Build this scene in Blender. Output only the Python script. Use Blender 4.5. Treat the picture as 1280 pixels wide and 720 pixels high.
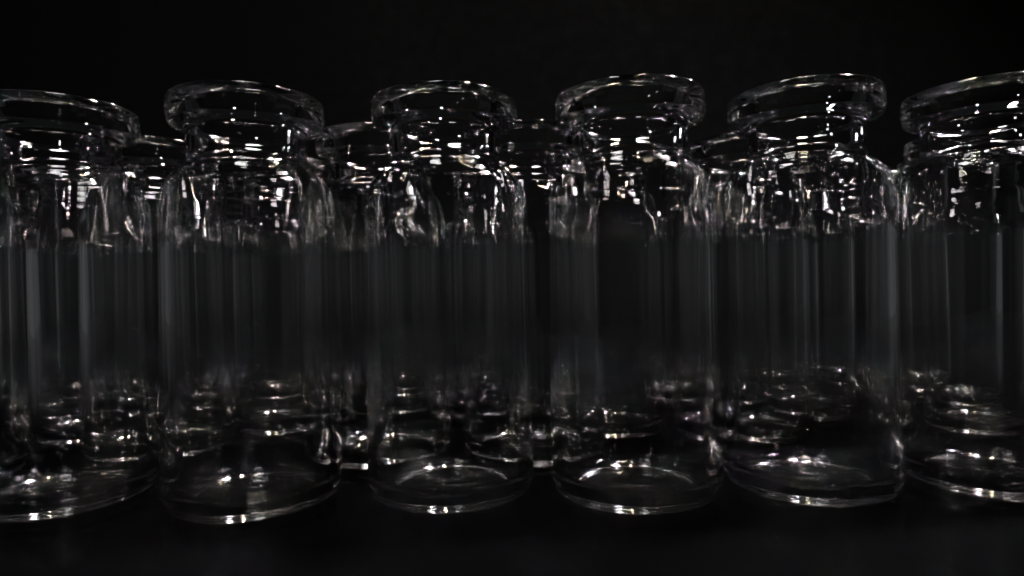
import bpy, math, random
import numpy as np
from mathutils import Vector

random.seed(7)
rng = np.random.default_rng(11)
for o in list(bpy.data.objects):
    bpy.data.objects.remove(o)
sc = bpy.context.scene
COL = sc.collection

# ------------------------------------------------------------------ camera, light, exposure
RV = 0.011                       # body radius of a vial, metres
CAM_H = 2.59 * RV
cam = bpy.data.cameras.new("camera")
cam.sensor_width = 36.0
cam.lens = 36.0 * 808.0 / 1280.0
cam.clip_start = 0.002
cam.clip_end = 20.0
cam.dof.use_dof = True
cam.dof.focus_distance = 7.3 * RV
cam.dof.aperture_fstop = 60.0
camo = bpy.data.objects.new("camera", cam)
COL.objects.link(camo)
camo.rotation_mode = 'QUATERNION'
from mathutils import Matrix
ROLL = math.radians(1.08)
PITCH = math.radians(-0.43)
rot = Matrix.Rotation(math.radians(90) + PITCH, 3, 'X') @ Matrix.Rotation(-ROLL, 3, 'Z')
camo.rotation_quaternion = rot.to_quaternion()
camo.location = (0, 0, CAM_H)
sc.camera = camo

world = bpy.data.worlds.new("World")
sc.world = world
world.use_nodes = True
bg = world.node_tree.nodes["Background"]
bg.inputs[0].default_value = (0.9, 0.95, 1.0, 1)
bg.inputs[1].default_value = 0.005

CEN = Vector((0.0, 11.0 * RV, 2.0 * RV))
def lamp(name, pos, target, sx, sy, radiance, col):
    l = bpy.data.lights.new(name, 'AREA')
    l.shape = 'RECTANGLE'
    l.size, l.size_y = sx, sy
    l.energy = radiance * sx * sy * math.pi
    l.color = col
    o = bpy.data.objects.new(name, l)
    o.location = pos
    o.rotation_mode = 'QUATERNION'
    o.rotation_quaternion = (Vector(target) - Vector(pos)).to_track_quat('-Z', 'Y')
    COL.objects.link(o)
    return o
# bright LED panel high to the right: nearly all the hard sparkle comes from it
def place(dist, el, az):
    e, a = math.radians(el), math.radians(az)
    return Vector((0, 0.088, 0.03)) + dist * Vector((math.sin(a) * math.cos(e), math.cos(a) * math.cos(e), math.sin(e)))
lamp("led_panel", place(0.70, 55, 76), CEN, 0.070, 0.032, 2200.0, (0.95, 0.92, 1.0))
lamp("led_panel_diffuser", place(0.76, 56, 82), CEN, 0.17, 0.12, 7.0, (1.0, 0.95, 0.90))
lamp("ceiling_lamp", place(0.75, 80, -60), CEN, 0.13, 0.09, 16.0, (1.0, 0.98, 0.96))
lamp("warm_lamp", place(1.2, 68, 30), CEN, 0.080, 0.040, 480.0, (1.0, 0.86, 0.62))
lamp("desk_lamp", place(0.40, 15, 148), CEN, 0.022, 0.006, 45.0, (1.0, 0.97, 0.95))
# tiny lights added behind, above the frame, to put fine points in every shoulder
for le, la, lc in ((31, -30, (1.0, 0.93, 0.84)), (35, -8, (0.94, 0.93, 1.0)), (37, 40, (0.95, 0.94, 1.0))):
    lamp("added_sparkle_light", place(0.60, le, la), CEN, 0.0065, 0.0038, 6500.0, lc)
# added dim fill panels for the unseen room, sides and front, up to eye level
lamp("room_fill_front", (0.0, -0.62, -0.10), (0, 0.1, -0.10), 1.2, 0.40, 0.009, (0.86, 0.93, 1.0))
lamp("room_fill_left", (-0.70, 0.12, -0.12), (0, 0.12, -0.12), 0.9, 0.44, 0.052, (0.95, 0.96, 1.0))
lamp("room_fill_right", (0.70, 0.12, -0.12), (0, 0.12, -0.12), 0.9, 0.44, 0.052, (0.94, 0.96, 1.0))

vs = sc.view_settings
vs.view_transform = 'Standard'
vs.look = 'None'
vs.exposure = 0.0
vs.gamma = 1.0
cy = sc.cycles
cy.max_bounces = 40
cy.transmission_bounces = 40
cy.glossy_bounces = 16
cy.diffuse_bounces = 2
cy.transparent_max_bounces = 16
cy.caustics_reflective = False
cy.caustics_refractive = False
cy.sample_clamp_indirect = 140.0
cy.blur_glossy = 1.0
cy.use_denoising = True
cy.denoising_input_passes = 'RGB_ALBEDO_NORMAL'
cy.denoising_prefilter = 'ACCURATE'
cy.use_adaptive_sampling = False
cy.filter_width = 1.6

# ------------------------------------------------------------------ materials
def newmat(name):
    m = bpy.data.materials.new(name)
    m.use_nodes = True
    nt = m.node_tree
    return m, nt, nt.nodes["Principled BSDF"]

def glass_material():
    m, nt, p = newmat("clear_borosilicate_glass")
    p.inputs["Base Color"].default_value = (0.988, 0.988, 0.989, 1)
    p.inputs["Transmission Weight"].default_value = 1.0
    p.inputs["IOR"].default_value = 1.49
    p.inputs["Roughness"].default_value = 0.0
    return m
GLASS = glass_material()

def black_material(name, base, rough, spec=0.5):
    m, nt, p = newmat(name)
    tc = nt.nodes.new("ShaderNodeTexCoord")
    n = nt.nodes.new("ShaderNodeTexNoise")
    n.inputs["Scale"].default_value = 60.0
    n.inputs["Detail"].default_value = 6.0
    r = nt.nodes.new("ShaderNodeMapRange")
    r.inputs["To Min"].default_value = rough * 0.75
    r.inputs["To Max"].default_value = rough * 1.25
    nt.links.new(tc.outputs["Object"], n.inputs["Vector"])
    nt.links.new(n.outputs["Fac"], r.inputs["Value"])
    nt.links.new(r.outputs["Result"], p.inputs["Roughness"])
    p.inputs["Base Color"].default_value = (*base, 1)
    p.inputs["Specular IOR Level"].default_value = spec
    b = nt.nodes.new("ShaderNodeBump")
    b.inputs["Strength"].default_value = 0.08
    b.inputs["Distance"].default_value = 0.0003
    n2 = nt.nodes.new("ShaderNodeTexNoise")
    n2.inputs["Scale"].default_value = 900.0
    nt.links.new(tc.outputs["Object"], n2.inputs["Vector"])
    nt.links.new(n2.outputs["Fac"], b.inputs["Height"])
    nt.links.new(b.outputs["Normal"], p.inputs["Normal"])
    return m
TABLE = black_material("black_satin_table", (0.0012, 0.0012, 0.0012), 0.075, 0.09)
CLOTH = black_material("black_velvet_backdrop", (0.0017, 0.0016, 0.0015), 0.95, 0.04)

# ------------------------------------------------------------------ the setting
def mesh_obj(name, verts, faces, mat):
    me = bpy.data.meshes.new(name)
    me.from_pydata(verts, [], faces)
    me.materials.append(mat)
    o = bpy.data.objects.new(name, me)
    COL.objects.link(o)
    return o
# table top: a slab with rounded far edge
TX, TY0, TY1 = 0.32, -0.012, 0.34
prof = [(TY0, -0.03), (TY0, -0.004), (TY0 + 0.0012, -0.0012), (TY0 + 0.004, 0.0)]
prof += [(TY1 - 0.004, 0.0), (TY1 - 0.0012, -0.0012), (TY1, -0.004), (TY1, -0.03)]
v, f = [], []
for sx in (-TX, TX):
    for (y, z) in prof:
        v.append((sx, y, z))
n = len(prof)
for i in range(n):
    j = (i + 1) % n
    f.append((i, n + i, n + j, j))
f.append(tuple(range(n)))
f.append(tuple(range(2 * n - 1, n - 1, -1)))
tab = mesh_obj("table_top", v, f, TABLE)
tab["kind"] = "structure"
tab["label"] = "smooth black table top under the glass vials"
# black velvet backdrop, curved gently forward at its foot
v, f = [], []
NX = 60
pr = [(0.80, -0.55), (0.80, 0.0), (0.802, 0.2), (0.81, 0.45), (0.82, 0.75)]
for i in range(NX + 1):
    x = -1.6 + 3.2 * i / NX
    for (y, z) in pr:
        v.append((x, y + 0.006 * math.sin(i * 0.9 + z * 2) + 0.004 * math.sin(i * 2.3), z))
for i in range(NX):
    for j in range(len(pr) - 1):
        a = i * len(pr) + j
        f.append((a, a + len(pr), a + len(pr) + 1, a + 1))
bd = mesh_obj("backdrop", v, f, CLOTH)
for p in bd.data.polygons:
    p.use_smooth = True
sm = bd.modifiers.new("thickness", 'SOLIDIFY'); sm.thickness = 0.002
bd["kind"] = "structure"
bd["label"] = "plain black backdrop hanging behind the vials"

# ------------------------------------------------------------------ a vial
def fillet(pts, seg=6):
    """pts: (r, z, radius); rounds the corners; returns list of (r, z)."""
    out = []
    N = len(pts)
    for i, (r, z, rad) in enumerate(pts):
        if rad <= 0 or i in (0, N - 1):
            out.append((r, z)); continue
        P = np.array([r, z]); A = np.array(pts[i - 1][:2]); B = np.array(pts[i + 1][:2])
        u = (A - P); lu = np.linalg.norm(u); u /= lu
        w = (B - P); lw = np.linalg.norm(w); w /= lw
        ang = math.acos(max(-1, min(1, float(u @ w))))
        t = min(rad / math.tan(ang / 2), lu * 0.98, lw * 0.98)
        rr = t * math.tan(ang / 2)
        bis = (u + w); bis /= (np.linalg.norm(bis) + 1e-12)
        C = P + bis * (rr / math.sin(ang / 2))
        a0 = P + u * t - C; a1 = P + w * t - C
        sweep = math.pi - ang
        k = max(3, int(seg * sweep / (math.pi / 2) + 2))
        th0 = math.atan2(a0[1], a0[0])
        cr = a0[0] * a1[1] - a0[1] * a1[0]
        sg = 1 if cr > 0 else -1
        for q in range(k + 1):
            th = th0 + sg * sweep * q / k
            out.append((C[0] + rr * math.cos(th), C[1] + rr * math.sin(th)))
    return out

H = 0.0536 / 0.011               # all in units of the body radius
mm = 1 / 11.0
def outer_profile(variant):
    j = lambda a: (variant * 37 % 7 - 3) / 3.0 * a
    dz = j(0.12)
    pts = [(0.0, 0.62 * mm, 0), (2.1 * mm, 0.50 * mm, 0.7 * mm), (3.1 * mm, 0.70 * mm, 0.7 * mm),
           (7.0 * mm, 0.50 * mm, 1.2 * mm),
           (8.6 * mm, 0.0, 0.7 * mm), (9.65 * mm, 0.0, 0.4 * mm),
           (11 * mm, 0.62 * mm, 1.1 * mm), (11 * mm, 1.85 * mm, 0.4 * mm),
           (11 * mm, (42.2 + dz) * mm, 5.3 * mm), (7.62 * mm, (44.6 + dz) * mm, 1.5 * mm),
           (7.62 * mm, (49.35 + dz) * mm, 0.7 * mm), (9.7 * mm, (49.9 + dz) * mm, 0.65 * mm),
           (10.0 * mm, (51.2 + dz) * mm, 0.7 * mm), (9.9 * mm, (53.6 + dz) * mm, 0.65 * mm),
           (7.2 * mm, (53.45 + dz) * mm, 0.6 * mm)]
    return pts
def inner_profile(variant):
    dz = (variant * 37 % 7 - 3) / 3.0 * 0.12
    pts = [(6.35 * mm, (52.6 + dz) * mm, 0.5 * mm), (6.3 * mm, (45.2 + dz) * mm, 2.2 * mm), (9.6 * mm, (42.0 + dz) * mm, 4.6 * mm),
           (10.0 * mm, 36.0 * mm, 3.0 * mm), (10.0 * mm, 1.15 * mm, 2.9 * mm), (6.4 * mm, 1.2 * mm, 1.6 * mm),
           (3.6 * mm, 1.55 * mm, 1.0 * mm), (2.3 * mm, 1.30 * mm, 0.7 * mm), (0.0, 1.45 * mm, 0)]
    return pts

def densify(P, step):
    out = [P[0]]
    for a, b in zip(P[:-1], P[1:]):
        L = math.hypot(b[0] - a[0], b[1] - a[1])
        k = max(1, int(math.ceil(L / step)))
        for q in range(1, k + 1):
            out.append((a[0] + (b[0] - a[0]) * q / k, a[1] + (b[1] - a[1]) * q / k))
    return out

NS = 128
def build_vial_meshes(variant):
    rg = np.random.default_rng(100 + variant)
    P = fillet(outer_profile(variant) + inner_profile(variant), 7)
    P = densify([p for i, p in enumerate(P) if i == 0 or math.hypot(p[0] - P[i-1][0], p[1] - P[i-1][1]) > 1e-5], 0.16)
    P = np.array(P)
    top = int(np.argmax(P[:, 1]))
    M = len(P)
    r = P[:, 0][:, None]; z = P[:, 1][:, None]
    th = (np.arange(NS) * 2 * math.pi / NS)[None, :]
    inner = (np.arange(M) > top)[:, None]
    # slight out-of-round and wavy wall of formed tube glass
    amp_o, amp_i = 0.0004, 0.0008
    def field(seed_amp, nm, zf):
        out = np.zeros((M, NS))
        for k in range(1, nm + 1):
            ph = rg.uniform(0, 6.28); pz = rg.uniform(0, 6.28); fz = rg.uniform(0.2, zf)
            out += seed_amp / k ** 0.7 * np.cos(k * th + ph + 0.5 * np.sin(fz * z + pz)) * (0.75 + 0.25 * np.sin(fz * 1.3 * z + pz * 2))
        return out
    fo = field(amp_o, 4, 0.8); fi = field(amp_i, 6, 1.2)
    # the formed shoulder and neck are less even than the drawn body
    sh = np.clip((z - 3.3) / 0.5, 0, 1) * np.clip((4.75 - z) / 0.3, 0, 1)
    fs_o = field(0.0005, 7, 4.0) * sh; fs_i = field(0.0010, 8, 5.0) * sh
    bs = np.clip((0.5 - z) / 0.3, 0, 1)
    fb = field(0.0008, 4, 3.0) * bs
    scale = np.clip(r / 0.5, 0, 1)
    rr = r + scale * np.where(inner, fi + fs_i + fb, fo + fs_o)
    zw = np.zeros((M, NS))
    for k in (1, 2, 3, 5):
        ph = rg.uniform(0, 6.28)
        zw += 0.0012 / k * np.cos(k * th + ph) * np.clip((r - 0.05) / 0.3, 0, 1)
    zz = z + np.where(inner & (z < 0.5), zw, 0) + np.where(z > 4.7, zw * 0.6, 0)
    rr = np.where(r < 1e-6, 0, rr)
    X = rr * np.cos(th); Y = rr * np.sin(th)
    V = np.stack([X, Y, zz], -1) * RV
    # normals from the grid
    dth = np.roll(V, -1, 1) - np.roll(V, 1, 1)
    dp = np.empty_like(V)
    # length-weighted tangent along the profile
    seg = V[1:] - V[:-1]
    L = np.linalg.norm(seg, axis=-1, keepdims=True) + 1e-12
    t = seg / L
    dp[0], dp[-1] = t[0], t[-1]
    dp[1:-1] = (t[:-1] / L[:-1] + t[1:] / L[1:])
    N = np.cross(dth, dp)
    N /= (np.linalg.norm(N, axis=-1, keepdims=True) + 1e-20)
    N[0] = (0, 0, -1); N[-1] = (0, 0, 1)
    # orientation: outer wall must point outwards
    mid = int(np.argmin(np.abs(P[:top, 1] - 2.0)))
    if (N[mid, 0] @ np.array([1, 0, 0])) < 0: N = -N
    N[0] = (0, 0, -1); N[-1] = (0, 0, 1)
    # cut the wall into parts: strips of profile rows
    zc = P[:, 1]
    def first(rng_, cond):
        for i in rng_:
            if cond(i): return i
    o1 = first(range(top), lambda i: P[i, 1] > 2.2 * mm and P[i, 0] > 0.9)
    o2 = first(range(top), lambda i: P[i, 1] > 36.5 * mm)
    o3 = first(range(top), lambda i: P[i, 1] > 45.0 * mm)
    o4 = first(range(top), lambda i: P[i, 1] > 49.2 * mm)
    i4 = first(range(top + 1, M), lambda i: P[i, 1] < 50.0 * mm)
    i3 = first(range(i4 + 1, M), lambda i: P[i, 1] < 45.5 * mm)
    i2 = first(range(i3 + 1, M), lambda i: P[i, 1] < 36.5 * mm)
    i1 = first(range(i2 + 1, M), lambda i: P[i, 1] < 3.9 * mm)
    strips = {"base": [(0, o1), (i1, M - 1)], "body": [(o1, o2), (i2, i1)], "shoulder": [(o2, o3), (i3, i2)],
              "neck": [(o3, o4), (i4, i3)], "rim": [(o4, i4)]}
    meshes = {}
    for name, ss in strips.items():
        verts, norms, faces = [], [], []
        for (a, b) in ss:
            off = {}
            for i in range(a, b + 1):
                off[i] = len(verts)
                if i == 0 or i == M - 1:
                    verts.append(V[i, 0]); norms.append(N[i, 0])
                else:
                    verts.extend(V[i]); norms.extend(N[i])
            for i in range(a, b):
                for s in range(NS):
                    s2 = (s + 1) % NS
                    if i == 0:
                        faces.append((off[0], off[1] + s2, off[1] + s))
                    elif i + 1 == M - 1:
                        faces.append((off[i] + s, off[i] + s2, off[i + 1]))
                    else:
                        faces.append((off[i] + s, off[i] + s2, off[i + 1] + s2, off[i + 1] + s))
        me = bpy.data.meshes.new(name)
        me.from_pydata([tuple(p) for p in verts], [], faces)
        me.materials.append(GLASS)
        me.polygons.foreach_set("use_smooth", [True] * len(me.polygons))
        me.update()
        # check winding against the analytic normals
        p0 = me.polygons[len(me.polygons) // 2]
        if np.dot(p0.normal, norms[p0.vertices[0]]) < 0:
            me.flip_normals()
        me.normals_split_custom_set_from_vertices([tuple(q) for q in norms])
        meshes[name] = me
    return meshes

NVAR = 5
VARS = [build_vial_meshes(k) for k in range(NVAR)]
PARTS = ("base", "body", "shoulder", "neck", "rim")
count = 0
def vial(x, depth, label, group, rz=None):
    global count
    mset = VARS[count % NVAR]
    e = bpy.data.objects.new("glass_vial", None)
    COL.objects.link(e)
    e.empty_display_size = 0.005
    e.location = (x * RV, depth * RV, 0.00004)
    e.rotation_euler = (0, 0, random.uniform(0, 6.28) if rz is None else rz)
    e["label"] = label
    e["category"] = "vial"
    e["group"] = group
    for pn in PARTS:
        c = bpy.data.objects.new(pn, mset[pn])
        COL.objects.link(c)
        c.parent = e
    count += 1
    return e

FR = "clear glass vials standing in the front row"
MR = "clear glass vials standing in the loose middle rows"
BR = "clear glass vials standing in the far rows"
front = [
    (-7.95, 8.75, "clear vial of which only a sliver shows at the photo's left edge"),
    (-5.65, 8.10, "clear open vial at the left end, its rim partly cut by the photo's left edge"),
    (-3.20, 7.94, "clear front vial nearest the camera, right beside the one cut by the left edge"),
    (-0.80, 8.12, "clear front vial just left of the middle, between two neighbours with gaps at both shoulders"),
    (1.48, 7.97, "clear front vial right of the middle, its rim highest in the photo"),
    (3.68, 8.09, "clear front vial second from the right end, twin white spots on its right shoulder"),
    (5.96, 8.12, "clear front vial at the right end, its right side cut off by the photo's edge"),
]
for x, d, l in front: vial(x, d, l, FR)
middle = [
    (-5.70, 10.35, "clear vial directly behind the left end vial, its base seen through that vial"),
    (-2.02, 9.90, "clear second-row vial whose rim shows left of the front vial just left of the middle"),
    (0.28, 9.85, "clear second-row vial whose rim shows in the gap between the two middle front vials"),
    (3.88, 10.75, "clear vial whose small rim shows in the gap right of the tallest front vial"),
    (7.66, 10.85, "clear vial standing behind the right end vial, its base seen through that vial"),
    (1.72, 11.25, "clear vial seen through the front vial with the highest rim, small base ring low"),
    (-4.20, 12.00, "clear vial seen through the front vial nearest the camera, deep behind its right side"),
    (-7.55, 11.55, "clear vial far left behind the left end vial, at the photo's left edge"),
    (5.65, 12.20, "clear vial seen through the right side of the second front vial from the right"),
]
for x, d, l in middle: vial(x, d, l, MR)
placed = [(a[0], a[1]) for a in front + middle]
ordn = ["first", "second", "third", "fourth", "fifth", "sixth", "seventh", "eighth", "ninth", "tenth", "eleventh", "twelfth", "thirteenth", "fourteenth", "fifteenth", "sixteenth"]
rows = ["fourth", "fifth"]
rr = random.Random(5)
depth = 12.6
for ri, rn in enumerate(rows):
    depth_r = 12.9 + ri * 1.95
    half = depth_r * 0.80
    xs = []
    x = -half + (0.0 if ri % 2 else 1.05)
    while x < half:
        xx = x + rr.uniform(-0.10, 0.10); dd = depth_r + rr.uniform(-0.12, 0.12)
        ok = all(math.hypot(xx - a, dd - b) > 2.03 for a, b in placed)
        if not ok:
            for extra in (0.25, 0.5, 0.75, 1.0):
                if all(math.hypot(xx - a, dd + extra - b) > 2.03 for a, b in placed):
                    dd += extra; ok = True; break
        if ok and rr.random() > 0.07:
            xs.append((xx, dd)); placed.append((xx, dd))
        x += 2.24
    for k, (xx, dd) in enumerate(xs):
        vial(xx, dd, "clear vial in the %s row back from the camera, %s from the left end" % (rn, ordn[k]), BR)
